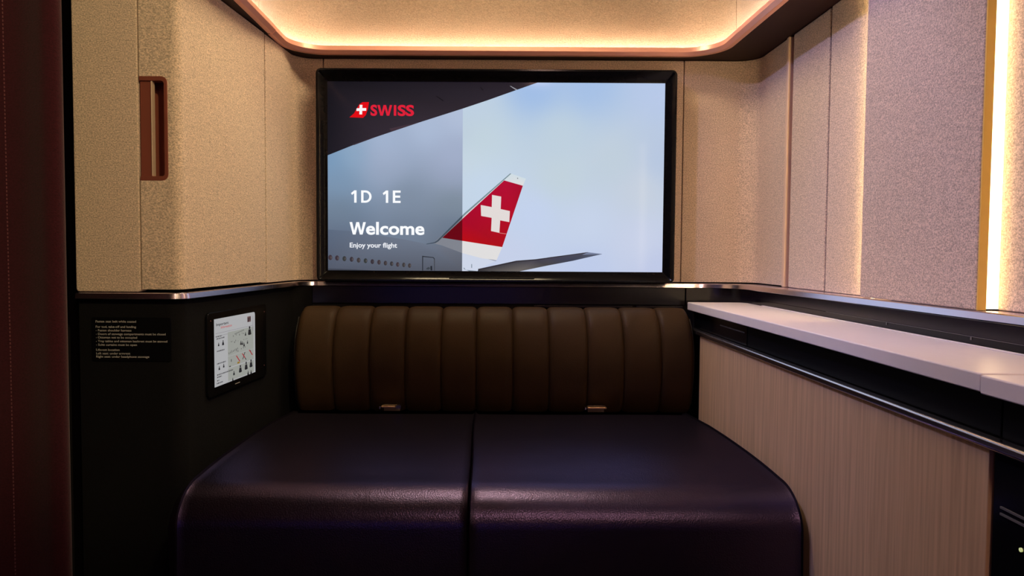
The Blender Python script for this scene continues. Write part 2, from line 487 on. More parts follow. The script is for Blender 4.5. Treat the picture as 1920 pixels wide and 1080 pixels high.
# hollow behind the grip plate: a curved bowl
bm = bmesh.new(); rows = []
for k in range(9):
    t = k/8; x = -.6725+(ix+.6725)*t; y = 1.470-.022*max(0, (t-.55)/.45)**1.6
    rows.append((bm.verts.new((x, y, h0+.006)), bm.verts.new((x, y, h1-.006))))
for a, b in zip(rows, rows[1:]): bm.faces.new((a[0], b[0], b[1], a[1]))
g_ = bmesh.ops.extrude_face_region(bm, geom=bm.faces[:])
bmesh.ops.translate(bm, vec=(0, .002, 0), verts=[v for v in g_['geom'] if isinstance(v, bmesh.types.BMVert)])
obj('handle_recess', bm, M['copper_dark'], door)
obj('cabinet_carcass', box(-.798, -.63, 1.475, 2.10, .8035, 1.4195), M['black_matte'], cab)

# ------------------------------------------------------------------ black lettered placard on the dark lower wall
pl = obj('safety_placard', poly_prism(rrect(-.775, -.6207, .668, .7535, .004), 'y', 1.4452, 1.448), M['black_gloss'], None, .0006)
tag(pl, 'black placard of small grey safety text on the dark wall under the cupboard', 'sign')
lines = ["Fasten seat belt while seated", None, "For taxi, take-off and landing", "- Fasten shoulder harness", "- Doors of stowage compartments must be closed",
         "- Ottoman not to be occupied", "- Tray tables and ottoman backrest must be stowed", "- Suite curtains must be open", None,
         "Lifevest location", "Left seat: under armrest", "Right seat: under headphone stowage"]
ends = {0: 252.5, 2: 252.5, 3: 243.5, 4: 308, 5: 254, 6: 311, 7: 253.5, 9: 220.5, 10: 240.5, 11: 276.5}
ypx = {0: 602.3, 2: 612.3, 3: 619.2, 4: 626, 5: 632.6, 6: 639.6, 7: 646.4, 9: 656.1, 10: 662.8, 11: 668.9}
bm = bmesh.new()
for i, t in enumerate(lines):
    if not t: continue
    x0 = -.7665; x1 = x0+(ends[i]-176.3)*1.0295e-3; zc = .7455-(ypx[i]-602.3)*1.0295e-3
    b2 = text_bm(t, x0, x1, zc-.0021, zc+.0021, .012)
    me = bpy.data.meshes.new('t'); b2.to_mesh(me); b2.free(); bm.from_mesh(me); bpy.data.meshes.remove(me)
for v in bm.verts: v.co = Vector((v.co.x, 1.4449, v.co.y))
obj('lettering', bm, M['grey_print'], pl, smooth=False)

# ------------------------------------------------------------------ tablet set into the slanted left wall
a0 = Vector((-.6025, 1.447+.03)); a1 = Vector((-.5495, 2.035))
p0 = lower_line[15]; p1 = lower_line[16]      # straight slanted run of the lower wall
dirw = (p1-p0).normalized(); nrm = Vector((dirw.y, -dirw.x))
s_of = lambda y: (y-p0.y)/dirw.y
def TW(y, z, d):
    q = p0+dirw*s_of(y)+nrm*d; return Vector((q.x, q.y, z))
tab = empty('wall_tablet', TW(1.70, .665, 0), 'black tablet in the dark side wall showing a white page of safety pictures', 'tablet')
def on_wall(pts2, d0, d1):
    bm = bmesh.new()
    A = [bm.verts.new(TW(y, z, d0)) for y, z in pts2]; B = [bm.verts.new(TW(y, z, d1)) for y, z in pts2]
    bm.faces.new(A); bm.faces.new(B[::-1])
    for i in range(len(pts2)): bm.faces.new((A[i], B[i], B[(i+1) % len(pts2)], A[(i+1) % len(pts2)]))
    return bm
obj('bezel', on_wall(rrect(1.545, 1.858, .575, .754, .012), 0., .006), M['black_gloss'], tab, .0012, 2)
PY0, PY1, PZ0, PZ1 = 1.5745, 1.787, .594, .7390
page_pts = [(PY0, PZ0), (PY1, PZ0), (PY1, PZ1-.006), (PY1-.0015, PZ1-.0015), (PY1-.006, PZ1), (PY0, PZ1)]
page = obj('display', paint(on_wall(page_pts, .0060, .0065), (178, 178, 180)), M['tablet_page'], tab, smooth=False)
def UV(u, v, d=.0067): return TW(PY0+u*(PY1-PY0), PZ1-v*(PZ1-PZ0), d)
def page_rects(name, rects, colour, d=.0067):
    bm = bmesh.new()
    for q in rects:
        if len(q) == 4: u0, v0, u1, v1 = q; c = [(u0, v0), (u1, v0), (u1, v1), (u0, v1)]
        else: c = list(zip(q[::2], q[1::2]))
        bm.faces.new([bm.verts.new(UV(u, v, d)) for u, v in c])
    return obj(name, paint(bm, colour), M['tablet_page'], page, smooth=False)
page_rects('picture_panel', [(.30, .235, .955, .60), (.30, .605, .955, .775), (.30, .79, .955, .985)], (158, 160, 154), .0066)
page_rects('rule_line', [(.02, .212, .93, .2165), (.02, .255, .30, .259), (.935, .06, .945, .30)], (130, 125, 132))
R = random.Random(7)
dk = []
for (v, u0, u1) in ((.262, .03, .16), (.295, .04, .22), (.48, .05, .22), (.665, .05, .25), (.83, .05, .42), (.865, .05, .15), (.955, .04, .18), (.915, .05, .1)):
    u = u0
    while u < u1:
        w = R.uniform(.010, .028); dk.append((u, v-.009, min(u1, u+w), v+.009)); u += w+.008
page_rects('small_print', dk, (72, 70, 74))
# heading words
b1 = text_bm('Important', .04, .32, -.105, -.065, .015)
for v in b1.verts: v.co = UV(v.co.x, -v.co.y)
obj('lettering', paint(b1, (45, 45, 48)), M['tablet_page'], page, smooth=False)
b1 = text_bm('Information', .145, .40, -.155, -.118, .015)
for v in b1.verts: v.co = UV(v.co.x, -v.co.y)
obj('red_lettering', paint(b1, (190, 95, 95)), M['tablet_page'], page, smooth=False)
page_rects('thumbnail', [(.79, .055, .885, .145)], (110, 84, 84)); page_rects('thumbnail', [(.80, .075, .835, .14), (.85, .07, .875, .12)], (60, 48, 52), .0068)
def man(u, v, s, lean=0.):      # small seated or standing figure of the safety drawings
    return [(u-.012*s, v-.06*s, u+.012*s, v-.032*s), (u-.02*s+lean, v-.028*s, u+.018*s+lean, v-.028*s, u+.028*s, v+.02*s, u-.03*s, v+.02*s),
            (u-.03*s, v+.02*s, u+.035*s, v+.02*s, u+.02*s, v+.032*s, u-.02*s, v+.032*s)]
figs = []
for u, v, s in ((.09, .39, .55), (.19, .385, .8), (.85, .31, 1.5), (.74, .335, .6), (.62, .46, .7), (.70, .50, .65), (.66, .47, .6), (.79, .475, .55), (.10, .745, .6), (.2, .73, .6),
                (.44, .90, .7), (.60, .875, 1.25), (.75, .86, 1.35), (.88, .85, 1.35), (.80, .98, .7), (.88, .985, .7), (.41, .985, .5)):
    figs += man(u, v, s)
page_rects('figure_drawing', figs, (38, 38, 42))
small = []
for k in range(26):
    u = R.uniform(.33, .78); v = R.choice((.285, .30, .38, .40, .52, .535, .55)); w = R.uniform(.006, .016)
    small.append((u, v, u+w, v+R.uniform(.012, .03)))
for k in range(7): u = .32+.035*k; small.append((u, .545-.006*k, u+.012, .575-.006*k))
for k in range(8): u = .47+.03*k; small.append((u, .275-.004*k, u+.014, .295-.004*k))
page_rects('small_drawing', small, (92, 92, 92))
def slash(u0, v0, u1, v1, w=.012): return (u0-w, v0, u0+w, v0, u1+w, v1, u1-w, v1)
page_rects('prohibited_mark', [slash(.50, .63, .585, .735), slash(.65, .625, .72, .71), slash(.83, .60, .92, .70)], (165, 60, 66), .0069)
page_rects('prohibited_drawing', [slash(.72, .615, .66, .72, .01), slash(.70, .68, .75, .745, .01), slash(.86, .61, .90, .69, .008), (.37, .66, .385, .70), (.33, .755, .36, .775)], (60, 60, 64), .0068)
page_rects('yellow_drawing', [(.525, .735, .585, .765)], (150, 120, 50))
b3 = bmesh.new()
for y, z in ((1.559, .737), (1.845, .735), (1.842, .602)):
    tube([TW(y, z, .005), TW(y, z, .0066)], .0014, b3, 8)
obj('sensor_dot', b3, M['stitch'], tab)
obj('home_mark', on_wall([(1.675, .5835), (1.70, .5835), (1.70, .585), (1.675, .585)], .0061, .0063), M['grey_print'], tab, smooth=False)

# ------------------------------------------------------------------ television
SY = 2.062                                        # plane of the picture
def SC(px, py, d=0.):                             # picture column and row -> point on the screen
    return Vector((-.4492+(px-614.5)*.0014655, SY-d, .8336+(508.2-py)*.0014542))
tv = empty('television', (.013, 2.10, .803), 'large wide black framed screen welcoming passengers, mounted on the beige back wall', 'television')
def loop(bm, x0, x1, z0, z1, r, y, n=6): return [bm.verts.new((u, y, v)) for u, v in rrect(x0, x1, z0, z1, r, n)]
bm = bmesh.new()
X0, X1, Z0, Z1 = -.4785, .5035, .8035, 1.3825
S0 = SC(614.5, 508.2); S1 = SC(1244, 153.5)
rings = [loop(bm, X0+.01, X1-.01, Z0+.01, Z1-.01, .012, 2.0995), loop(bm, X0, X1, Z0, Z1, .014, 2.085), loop(bm, X0, X1, Z0, Z1, .014, 2.050),
         loop(bm, X0+.0015, X1-.0015, Z0+.0015, Z1-.0015, .0125, 2.047), loop(bm, X0+.0055, X1-.0055, Z0+.0055, Z1-.0055, .0085, 2.047),
         loop(bm, X0+.007, X1-.007, Z0+.007, Z1-.007, .007, 2.049), loop(bm, S0.x, S1.x, S0.z, S1.z, .0008, SY+.0005)]
for a, b in zip(rings, rings[1:]):
    for k in range(len(a)): bm.faces.new((a[k], a[(k+1) % len(a)], b[(k+1) % len(a)], b[k]))
bm.faces.new(rings[0][::-1]); bm.faces.new(rings[-1])
obj('bezel', bm, M['black_gloss'], tv)
obj('sensor_bar', box(-.115, .12, 2.050, 2.056, .8105, .8155), M['black_satin'], tv, .001)

ctrlR = [((880,200),(190,208,226)),((1000,165),(158,188,230)),((1100,160),(165,192,230)),((1235,160),(182,200,232)),((900,260),(194,212,222)),((1050,250),(190,208,222)),
         ((1050,330),(194,210,220)),((1150,300),(192,207,220)),((900,340),(196,214,234)),((1000,400),(195,210,238)),((1100,420),(198,211,234)),((1200,350),(198,208,222)),
         ((1200,450),(200,209,232)),((1100,500),(190,203,234)),((1235,500),(190,200,230)),((880,300),(198,214,226)),((950,480),(198,208,233)),((1238,300),(182,198,224)),((870,250),(190,206,220))]
ctrlL = [((620,300),(118,152,186)),((660,290),(140,168,196)),((720,265),(165,182,210)),((800,240),(172,188,215)),((860,215),(178,192,218)),((640,340),(122,148,176)),((720,298),(165,178,205)),
         ((720,318),(148,162,187)),((850,300),(166,178,206)),((850,325),(150,162,188)),((640,400),(112,130,150)),((760,370),(125,140,160)),((850,380),(124,139,154)),((640,440),(98,112,134)),
         ((760,430),(112,126,146)),((850,430),(106,120,140)),((640,470),(96,106,126)),((850,470),(100,108,122)),((620,500),(90,96,112)),((850,500),(96,102,116))]
def idw(ctrl, x, y):
    s = [0, 0, 0]; w = 0
    for (a, b), c in ctrl:
        k = 1/((x-a)**2+(y-b)**2+900)**1.6; w += k
        for i in range(3): s[i] += c[i]*k
    return [v/w for v in s]
def pic_grid(x0, x1, y0, y1, nx, ny, ctrl):
    bm = bmesh.new(); lay = bm.verts.layers.float_color.new('Col'); V = []
    for j in range(ny+1):
        row = []
        for i in range(nx+1):
            px = x0+(x1-x0)*i/nx; py = y0+(y1-y0)*j/ny
            v = bm.verts.new(SC(px, py)); v[lay] = (*lin(idw(ctrl, px, py)), 1); row.append(v)
        V.append(row)
    for j in range(ny):
        for i in range(nx): bm.faces.new((V[j][i], V[j+1][i], V[j+1][i+1], V[j][i+1]))
    return bm
bm = pic_grid(867, 1244, 153.5, 508.2, 48, 44, ctrlR)
b2 = pic_grid(614.5, 867, 153.5, 508.2, 36, 44, ctrlL)
me = bpy.data.meshes.new('t'); b2.to_mesh(me); b2.free(); bm.from_mesh(me); bpy.data.meshes.remove(me)
screen = obj('screen', bm, M['screen'], tv, smooth=False)
def clip(pts, x, keep_left):
    out = []
    for i, a in enumerate(pts):
        b = pts[(i+1) % len(pts)]; ia = (a[0] <= x) == keep_left; ib = (b[0] <= x) == keep_left
        if ia: out.append(a)
        if ia != ib: t = (x-a[0])/(b[0]-a[0]); out.append((x, a[1]+t*(b[1]-a[1])))
    return out
def pic(name, polys, d):
    """polys: (outline in picture columns and rows, colour or list of colours)"""
    bm = bmesh.new(); lay = bm.verts.layers.float_color.new('Col')
    for pts, c in polys:
        if len(pts) < 3: continue
        vs = []
        for i, p in enumerate(pts):
            v = bm.verts.new(SC(*p, d)); cc = c[i] if isinstance(c, list) else c; v[lay] = (*lin(cc), 1); vs.append(v)
        bm.faces.new(vs)
    bm.normal_update()
    bmesh.ops.remove_doubles(bm, verts=bm.verts, dist=1e-6) if name == 'lettering' else None
    bmesh.ops.triangulate(bm, faces=bm.faces[:])
    return obj(name, bm, M['screen'], screen, smooth=False)
def split(pts, cr, clft): return [(clip(pts, 867, False), cr), (clip(pts, 867, True), clft)]
# dark wing at the top left
wing = [(614.5,153.5),(1006,153.5),(960,170),(913,187),(867.5,202.5),(786,229),(705,256.7),(660,273),(614.5,291.5)]
wc = [(17,16,24),(36,30,40),(40,34,44),(42,36,46),(44,37,46),(50,42,52),(48,40,50),(38,33,42),(26,24,33)]
pic('wing_picture', [(wing, wc)], .0003)
pic('wing_detail', [([(954,160),(957,160.5),(969,167),(966,168)], (150,150,160)), ([(817,180),(819,180),(831,188),(830,189)], (14,12,18)), ([(899,163),(901,163),(905,168),(904,169)], (16,14,20)),
                    ([(730,241),(756,235),(786,229),(734,246)], (66,50,60)), ([(660,271),(700,257),(705,256.7),(664,272)], (56,46,56))], .0005)
# fuselage
fus = [(614.5,431),(660,434),(720,443),(770,451),(800,457.5),(829,462),(867,470),(895,484),(935,489),(905,496),(867,503),(867,508.2),(614.5,508.2)]
fus_r = [(867,468),(900,478),(932,488),(915,496),(898,505),(896,508.2),(867,508.2)]
pic('fuselage_picture', [(fus_r, (206,214,232)), ([(614.5,431),(660,434),(720,443),(770,451),(800,457.5),(830,462),(867,470),(867,508.2),(614.5,508.2)],
     [(92,106,128),(98,110,130),(106,116,134),(108,118,136),(108,118,136),(108,114,128),(102,108,122),(86,90,102),(82,88,104)])], .0006)
pic('fuselage_detail', [([(867,470),(898,475),(900,478.5),(867,473.5)], (186,194,216)), ([(898,474.5),(906,481),(932,488),(930,489),(905,482.5)], (150,156,172)),
                        ([(870,501),(874,506),(898,508),(880,508.2),(870,504)], (120,134,146)), ([(884.3,495),(885.6,495),(885.6,502),(884.3,502)], (110,126,140)),
                        ([(614.5,505),(660,506),(700,508.2),(614.5,508.2)], (64,68,80))], .0009)
# tail fin
white = (224, 222, 222)
tailw = [(957,323.4),(986,333),(980.2,346.4),(942.3,462.3),(932,487),(905,484),(867,474),(829,460),(812,456)]
pic('tail_fin_picture', [(clip(tailw, 867, False), [(206,220,228)]*2+[(224,222,222)]*30), (clip(tailw, 867, True), (128,132,142))], .0010)
red = [(945.1,336.6),(980.2,346.4),(942.3,462.3),(829.4,445.3)]
pic('tail_fin_red', [([(945.1,336.6),(980.2,346.4),(961,405),(867,409.5)], [(178,8,52),(165,8,44),(178,10,38),(168,6,42)]),
                     ([(867,409.5),(961,405),(942.3,462.3),(867,451)], [(168,6,42),(178,10,38),(172,14,24),(186,10,20)]),
                     (clip(red, 867, True), (104,4,20))], .0012)
o5 = lambda a: [(790+x/4.694, 300+y/4.694) for x, y in a]
pic('tail_fin_cross', [(o5([(622,300),(703,315),(699,425),(780,442),(776,540),(695,525),(689,636),(615,620),(620,503),(527,487),(523,390),(620,408)]), (226,218,216))], .0014)
pic('fin_edge', split(o5([(780,110),(790,112),(395,470),(150,715),(125,730),(45,742),(45,737),(115,722),(140,706),(385,458)]), (120,142,150), (66,78,92))
    + [(o5([(690,634),(750,642),(750,648),(690,640)]), (214,120,120)), (o5([(842,148),(850,148),(850,158),(842,158)]), (120,124,130))], .0015)
# stabiliser at the bottom
o5w = o5([(505,958),(840,885),(1010,872),(1130,850),(1470,803),(1600,818),(1340,880),(1110,925),(870,977),(500,977)])
pic('stabiliser_picture', [(o5w, [(54,54,58),(60,60,70),(66,64,78),(70,68,84),(76,76,90),(92,100,120),(62,66,84),(72,70,72),(110,104,100),(40,40,44)])], .0016)
pic('stabiliser_edge', [(o5([(500,958),(840,882),(1010,868),(1470,802),(1480,806),(1010,877),(840,894),(510,968)]), (52,48,54)),
                        (o5([(1470,803),(1600,818),(1520,822),(1420,826)]), (120,130,158))], .0018)
# cabin windows and door
cw = []
for x, y in ((107,875),(180,880),(258,887),(335,893),(410,902),(484,908),(557,917),(628,923),(697,932),(763,938),(828,946),(893,950),(955,957)):
    cx, cy = 600+x/5.683, 330+y/5.683; rx = max(2.6, 4.0-.0011*x); ry = 5.1-.0008*x
    pts = [(max(614.8, cx+rx*math.cos(2*PI*k/12)), cy+ry*math.sin(2*PI*k/12)) for k in range(12)]
    cw.append((pts, (56+R.randint(-4, 8), 52+R.randint(-3, 5), 58)))
    pts2 = [(max(614.8, cx+rx*.45+rx*.35*math.cos(2*PI*k/8)), cy+ry*.6*math.sin(2*PI*k/8)) for k in range(8)]
    cw.append((pts2, (92, 84, 84)))
pic('cabin_windows', cw, .0012)
o4 = lambda a: [(600+x/5.683, 330+y/5.683) for x, y in a]
pic('door_outline', [(o4([(1090,1010),(1090,852),(1100,850),(1100,1010)]), (44,48,56)), (o4([(1090,852),(1212,865),(1226,885),(1218,890),(1208,873),(1090,862)]), (44,48,56)),
                     (o4([(1216,888),(1226,885),(1226,1010),(1218,1010)]), (66,70,78)), (o4([(1178,962),(1196,958),(1198,1008),(1180,1008)]), (36,40,48)),
                     (o4([(1135,985),(1160,970),(1178,985),(1160,1000),(1135,998)]), (62,68,76))], .0013)
# logo and words
pic('logo_fin', [([(655.4,220.3),(664,213),(669,204),(674,196),(680,192),(692,191.8),(690,204),(686,216),(681,221)], (226,8,20))], .0008)
pic('logo_cross', [([(674.6,197),(679.8,197),(679.6,203),(687,203),(686.8,208),(679.4,208),(679.2,214.8),(674,214.8),(674.2,208.4),(668.6,208.6),(668.8,203.6),(674.4,203.2)], (250,246,246))], .0011)
def words(name, t, x0, x1, y0, y1, c, bold, cap='H'):
    bm = text_bm(t, x0, x1, -y1, -y0, bold, cap)
    for v in bm.verts: v.co = SC(v.co.x, -v.co.y, .0020)
    paint(bm, c); return obj(name, bm, M['screen'], screen, smooth=False)
def dubya(x0, x1, y0, y1, c):
    sh = [(0,0),(.165,0),(.285,.70),(.415,0),(.585,0),(.715,.70),(.835,0),(1,0),(.80,1),(.63,1),(.50,.32),(.37,1),(.20,1)]
    return [([(x0+(x1-x0)*u, y0+(y1-y0)*v) for u, v in sh], c)]
RD = (222, 30, 56)
words('lettering', 'S', 694.9, 707.4, 196.9, 217.4, RD, .035)
pic('lettering', dubya(707.8, 735.4, 197.2, 217.0, RD)+[([(738.4, 197.2), (743., 197.2), (743., 217.0), (738.4, 217.0)], RD)], .0020)
words('lettering', 'SS', 745.6, 776.2, 196.9, 217.4, RD, .035)
def one(x): return ([(x, 362.2), (x+6.2, 357), (x+10.4, 357), (x+10.4, 380.2), (x+5.9, 380.2), (x+5.9, 362.6), (x+1.8, 365.6)], (250, 252, 255))
def dee(x, y0=357., y1=380.2, w=19.6, s=4.4):
    cy = (y0+y1)/2; h = (y1-y0)/2; out = []
    def arc(x1, r, rx, n=10): return [(x1+rx*math.sin(PI*k/n), cy-r*math.cos(PI*k/n)) for k in range(n+1)]
    o = arc(x+8, h, w-8); i = arc(x+8, h-s+.5, w-8-s)
    polys = [([(x, y0), (x+s, y0), (x+s, y1), (x, y1)], (250, 252, 255))]
    polys.append(([(x+s, y0), (x+8, y0), (x+8, y0+s-.5), (x+s, y0+s-.5)], (250, 252, 255)))
    polys.append(([(x+s, y1-s+.5), (x+8, y1-s+.5), (x+8, y1), (x+s, y1)], (250, 252, 255)))
    for k in range(10): polys.append(([o[k], o[k+1], i[k+1], i[k]], (250, 252, 255)))
    return polys
def eee(x, w=14.6):
    c = (250, 252, 255)
    return [([(x, 357), (x+4.4, 357), (x+4.4, 380.2), (x, 380.2)], c)]+[([(x+4.4, a), (x+ww, a), (x+ww, a+3.9), (x+4.4, a+3.9)], c) for a, ww in ((357, w), (366.4, w-.8), (376.3, w))]
pic('lettering', [one(658.2)]+dee(677.2), .0020)
pic('lettering', [one(717.6)]+eee(736.6), .0020)
pic('lettering', dubya(655.3, 686.0, 416.8, 440.2, (250, 252, 255)), .0020)
words('lettering', 'elcome', 686.2, 796, 416.2, 440.4, (250, 252, 255), .026, 'l')
words('lettering', 'Enjoy your flight', 655.6, 744.6, 455.6, 464.8, (238, 240, 246), .022)

# ------------------------------------------------------------------ ottoman
ott = empty('ottoman', (0, 1.6, 0), 'wide dark leather double ottoman filling the space below the screen', 'ottoman')
YF, YR, ZT, RF = 1.252, 1.912, .478, .062
prof_yz = [(YR, ZT-.012), (YR-.03, ZT-.004), (YR-.20, ZT+.004), (YF+.36, ZT+.006)]
for k in range(1, 7): y = YF+.36-.275*k/7; prof_yz.append((y, ZT+.006-.013*((YF+.36-y)/.275)**2))
ZT -= .007
for k in range(15):
    t = math.radians(90-90*k/14); prof_yz.append((YF+.085*(1-math.cos(t)), ZT-RF+RF*math.sin(t)))
prof_yz += [(YF-.003, .33), (YF-.001, .20), (YF, .06)]
def half(y): return .533-.036*(y-YF)/(YR-YF)
def cushion(xl, xr, el, er):
    """xl, xr: functions of depth; el, er: edge rounding"""
    bm = bmesh.new(); N = 26; grid = []
    cx = [k/N for k in range(N+1)]
    for (y, z) in prof_yz:
        row = []
        a, b = xl(y), xr(y)
        i = prof_yz.index((y, z)); p = prof_yz[max(0, i-1)]; q = prof_yz[min(len(prof_yz)-1, i+1)]
        d = Vector((q[0]-p[0], q[1]-p[1])).normalized(); n = Vector((d.y, -d.x))
        for k in cx:
            u = .5-.5*math.cos(PI*k)
            x = a+(b-a)*u
            dl, dr = x-a, b-x; sink = 0
            if dl < el: sink = el-math.sqrt(max(0, el*el-(el-dl)**2))
            if dr < er: sink = max(sink, er-math.sqrt(max(0, er*er-(er-dr)**2)))
            wr = .0012*math.sin(9*x+14*y)*math.sin(7*z+3*x)
            row.append(bm.verts.new((x, y+n.x*sink*1 + (wr if z < .4 else 0), z+n.y*sink+(wr if z >= .45 else 0))))
        grid.append(row)
    for a, b in zip(grid, grid[1:]):
        for k in range(N): bm.faces.new((a[k], a[k+1], b[k+1], b[k]))
    # sides and underside
    for e in (0, N):
        col_ = [r[e] for r in grid]
        x = col_[0].co.x
        lowb = bm.verts.new((col_[0].co.x, YR, .06))
        bm.faces.new((col_+[lowb]) if e else (col_+[lowb])[::-1])
    bmesh.ops.recalc_face_normals(bm, faces=bm.faces)
    return bm
def seam_x(y): return -.0365+.002*math.sin((y-1.2)*9)
obj('seat_cushion', cushion(lambda y: -half(y), lambda y: seam_x(y)-.0012, .006, .008), M['leather'], ott)
obj('seat_cushion', cushion(lambda y: seam_x(y)+.0012, lambda y: half(y), .008, .006), M['leather'], ott)
# side boxing outside the welt
for s in (-1, 1):
    pts = [(y, z-.006) if z > .4 else (y+.004, z) for y, z in prof_yz]+[(YR, .06)]
    bm = bmesh.new()
    wid = .006 if s > 0 else .022
    A = [bm.verts.new((s*(half(y)-.001), y+.004, z)) for y, z in pts]; B = [bm.verts.new((s*(half(y)+wid), y+.016, z-(.008 if z > .3 else 0))) for y, z in pts]
    bm.faces.new(A); bm.faces.new(B[::-1])
    for i in range(len(pts)): bm.faces.new((A[i], B[i], B[(i+1) % len(pts)], A[(i+1) % len(pts)]))
    obj('side_panel', bm, M['leather'], ott, .003)
    obj('piping', tube([(s*(half(y)+.0005), y+(.0005 if z < .45 else .001), z+.0003) for y, z in prof_yz[2:]], .0016), M['piping'], ott)
for s in (-1, 1):
    obj('piping', tube([(seam_x(y)+s*.0042, y-.0004, z-.0006) for y, z in prof_yz[1:]], .0013), M['black_matte'], ott)
obj('plinth', box(-.48, .48, YF+.05, YR-.02, 0, .062), M['black_matte'], ott)

# ------------------------------------------------------------------ channelled backrest
bk = empty('back_cushion', (0, 2.0, .465), 'brown leather backrest stitched into upright channels below the dark shelf panel', 'backrest')
seams = [x*.978 for x in (-.5268, -.4222, -.3247, -.2287, -.1327, -.0382, .0607, .1581, .2613, .3587, .459, .5480)]
bprof = [(1.978, .468), (1.961, .49), (1.950, .53), (1.9425, .58), (1.942, .62), (1.947, .66), (1.956, .688), (1.968, .711), (1.985, .7245), (2.0, .730), (2.04, .728), (2.07, .723)]
# outline in x: lobes between the seams
xsamp = []
for a, b in zip(seams, seams[1:]):
    for k in range(16): u = .5-.5*math.cos(PI*k/16); xsamp.append((a+(b-a)*u, -.009*(1-abs(2*u-1)**9)))
xsamp.append((seams[-1], 0))
bm = bmesh.new(); grid = []
for j, (y, z) in enumerate(bprof):
    row = []
    p = bprof[max(0, j-1)]; q = bprof[min(len(bprof)-1, j+1)]
    d = Vector((q[0]-p[0], q[1]-p[1])).normalized(); n = Vector((-d.y, d.x))   # outward: to -y, then up
    for x, o in xsamp:
        e = min(x-seams[0], seams[-1]-x); r = .018
        rb = (r-math.sqrt(max(0, r*r-(r-e)**2))) if e < r else 0
        amt = -o-rb
        taper = 1-.018*max(0, (z-.6)/.135)**2
        row.append(bm.verts.new((.0093+(x-.0093)*taper, y+n.x*amt, z+n.y*amt)))
    grid.append(row)
for a, b in zip(grid, grid[1:]):
    for k in range(len(xsamp)-1): bm.faces.new((a[k], a[k+1], b[k+1], b[k]))
low = [bm.verts.new((v.co.x, 2.07, .468)) for v in grid[0]]
for k in range(len(xsamp)-1):
    bm.faces.new((grid[0][k], low[k], low[k+1], grid[0][k+1])); bm.faces.new((grid[-1][k+1], low[k+1], low[k], grid[-1][k]))
for e in (0, -1): bm.faces.new([r[e] for r in grid]+[low[e]])
obj('cushion', bm, M['brown_leather'], bk)
obj('piping', tube([(seams[0]*(1-.018*max(0, (z-.6)/.135)**2)-.001, y+.016, z) for y, z in bprof[:8]], .0015), M['piping'], bk)
obj('piping', tube([(seams[-1]*(1-.018*max(0, (z-.6)/.135)**2)+.001, y+.016, z) for y, z in bprof[:8]], .0015), M['piping'], bk)

# seat belt ends tucked between seat and backrest
def belt(x, label, ridged):
    t = empty('seat_belt', (x, 1.925, .482), label, 'seat belt', 'seat belt ends at the seat rear')
    w = .025
    obj('tongue', box(x-w, x+(.012 if ridged else w), 1.915, 1.935, .4818, .4868), M['buckle'], t, .0015)
    if ridged:
        bm = bmesh.new()
        for k in range(4): box(x+.0135+k*.0032, x+.0158+k*.0032, 1.913, 1.935, .4808-.0004*k, .4882+.0003*k, bm)
        obj('buckle', bm, M['rose_metal'], t)
    obj('webbing', box(x-w+.004, x+w-.004, 1.9352, 1.9375, .470, .4864), M['webbing'], t)
    obj('clip', box(x-w-.006, x-w-.002, 1.917, 1.934, .4785, .4845), M['rail'], t, .0008)
belt(-.256, 'brass seat belt end with ridged grip at the seat rear nearer the wall tablet', True)
belt(.277, 'plain brass seat belt end at the seat rear nearer the wood cabinet', False)

# ------------------------------------------------------------------ right console
top = obj('worktop', box(.540, .697, .817, 2.045, .7315, .7525), M['solid_white'], None, .0022, 3)
tag(top, 'long white console top running from the backrest to the seam', 'worktop')
obj('back_edge', box(.690, .6965, .82, 1.9, .7526, .7545), M['solid_white'], top, .0008)
top2 = obj('worktop', box(.5385, .697, -1., .8155, .7300, .7512), M['solid_white'], None, .0022, 3)
tag(top2, 'nearer white console top past the seam, above the black cabinet', 'worktop')
con = empty('console_cabinet', (.62, 1.4, 0), 'pale oak fronted low cabinet beside the ottoman under the white console top', 'cabinet')
obj('wood_panel', box(.5455, .5595, .8065, 1.935, .02, .671), M['wood'], con, .001)
obj('carcass', box(.560, .695, .8065, 2.06, 0, .731), M['black_matte'], con)
obj('gap_shade_strip', box(.553, .5595, 1.936, 2.06, .0, .671), M['black_matte'], con)  # black strip added where the gap beside the oak lies in shadow
lab = obj('fascia', box(.556, .5595, 1.614, 2.03, .6845, .731), M['black_gloss'], con, .0008)
obj('fascia', box(.557, .5595, .8065, 1.611, .6845, .731), M['black_satin'], con, .0008)
rail = obj('metal_rail', box(.5395, .5565, -1., 2.02, .6718, .6838), M['rail'], None, .0042, 4)
tag(rail, 'brushed grey metal rail running along the console front above the oak panel', 'rail')
bm = bmesh.new(); y = 1.80; R2 = random.Random(3)
while y > 1.635:
    w = R2.uniform(.003, .010); box(.5556, .5559, y-w, y, .7112, .7136+R2.uniform(0, .0006), bm); y -= w+.0022
obj('small_print', bm, M['dim_print'], lab, smooth=False)
nc = empty('black_cabinet', (.62, .4, 0), 'glossy black near cabinet with two thin slots, past the oak panel', 'cabinet')
obj('carcass', box(.5585, .695, -1., .804, 0, .7295), M['black_matte'], nc)
obj('door', box(.549, .5575, .05, .803, .02, .670), M['black_gloss'], nc, .0015)
obj('door', box(.549, .5575, -.9, .046, .02, .670), M['black_gloss'], nc, .0015)
for z in (.6125, .6055):
    obj('vent_slot', box(.5475, .5492, .40, .7895, z-.0012, z+.0012), M['dim_print'], nc)
bm = tube([(.5475, .757, .579), (.5492, .757, .579)], .0022, None, 10)
obj('indicator_light', bm, M['green_led'], nc)
obj('fascia', box(.557, .5584, -1., .803, .6845, .7295), M['black_satin'], nc)
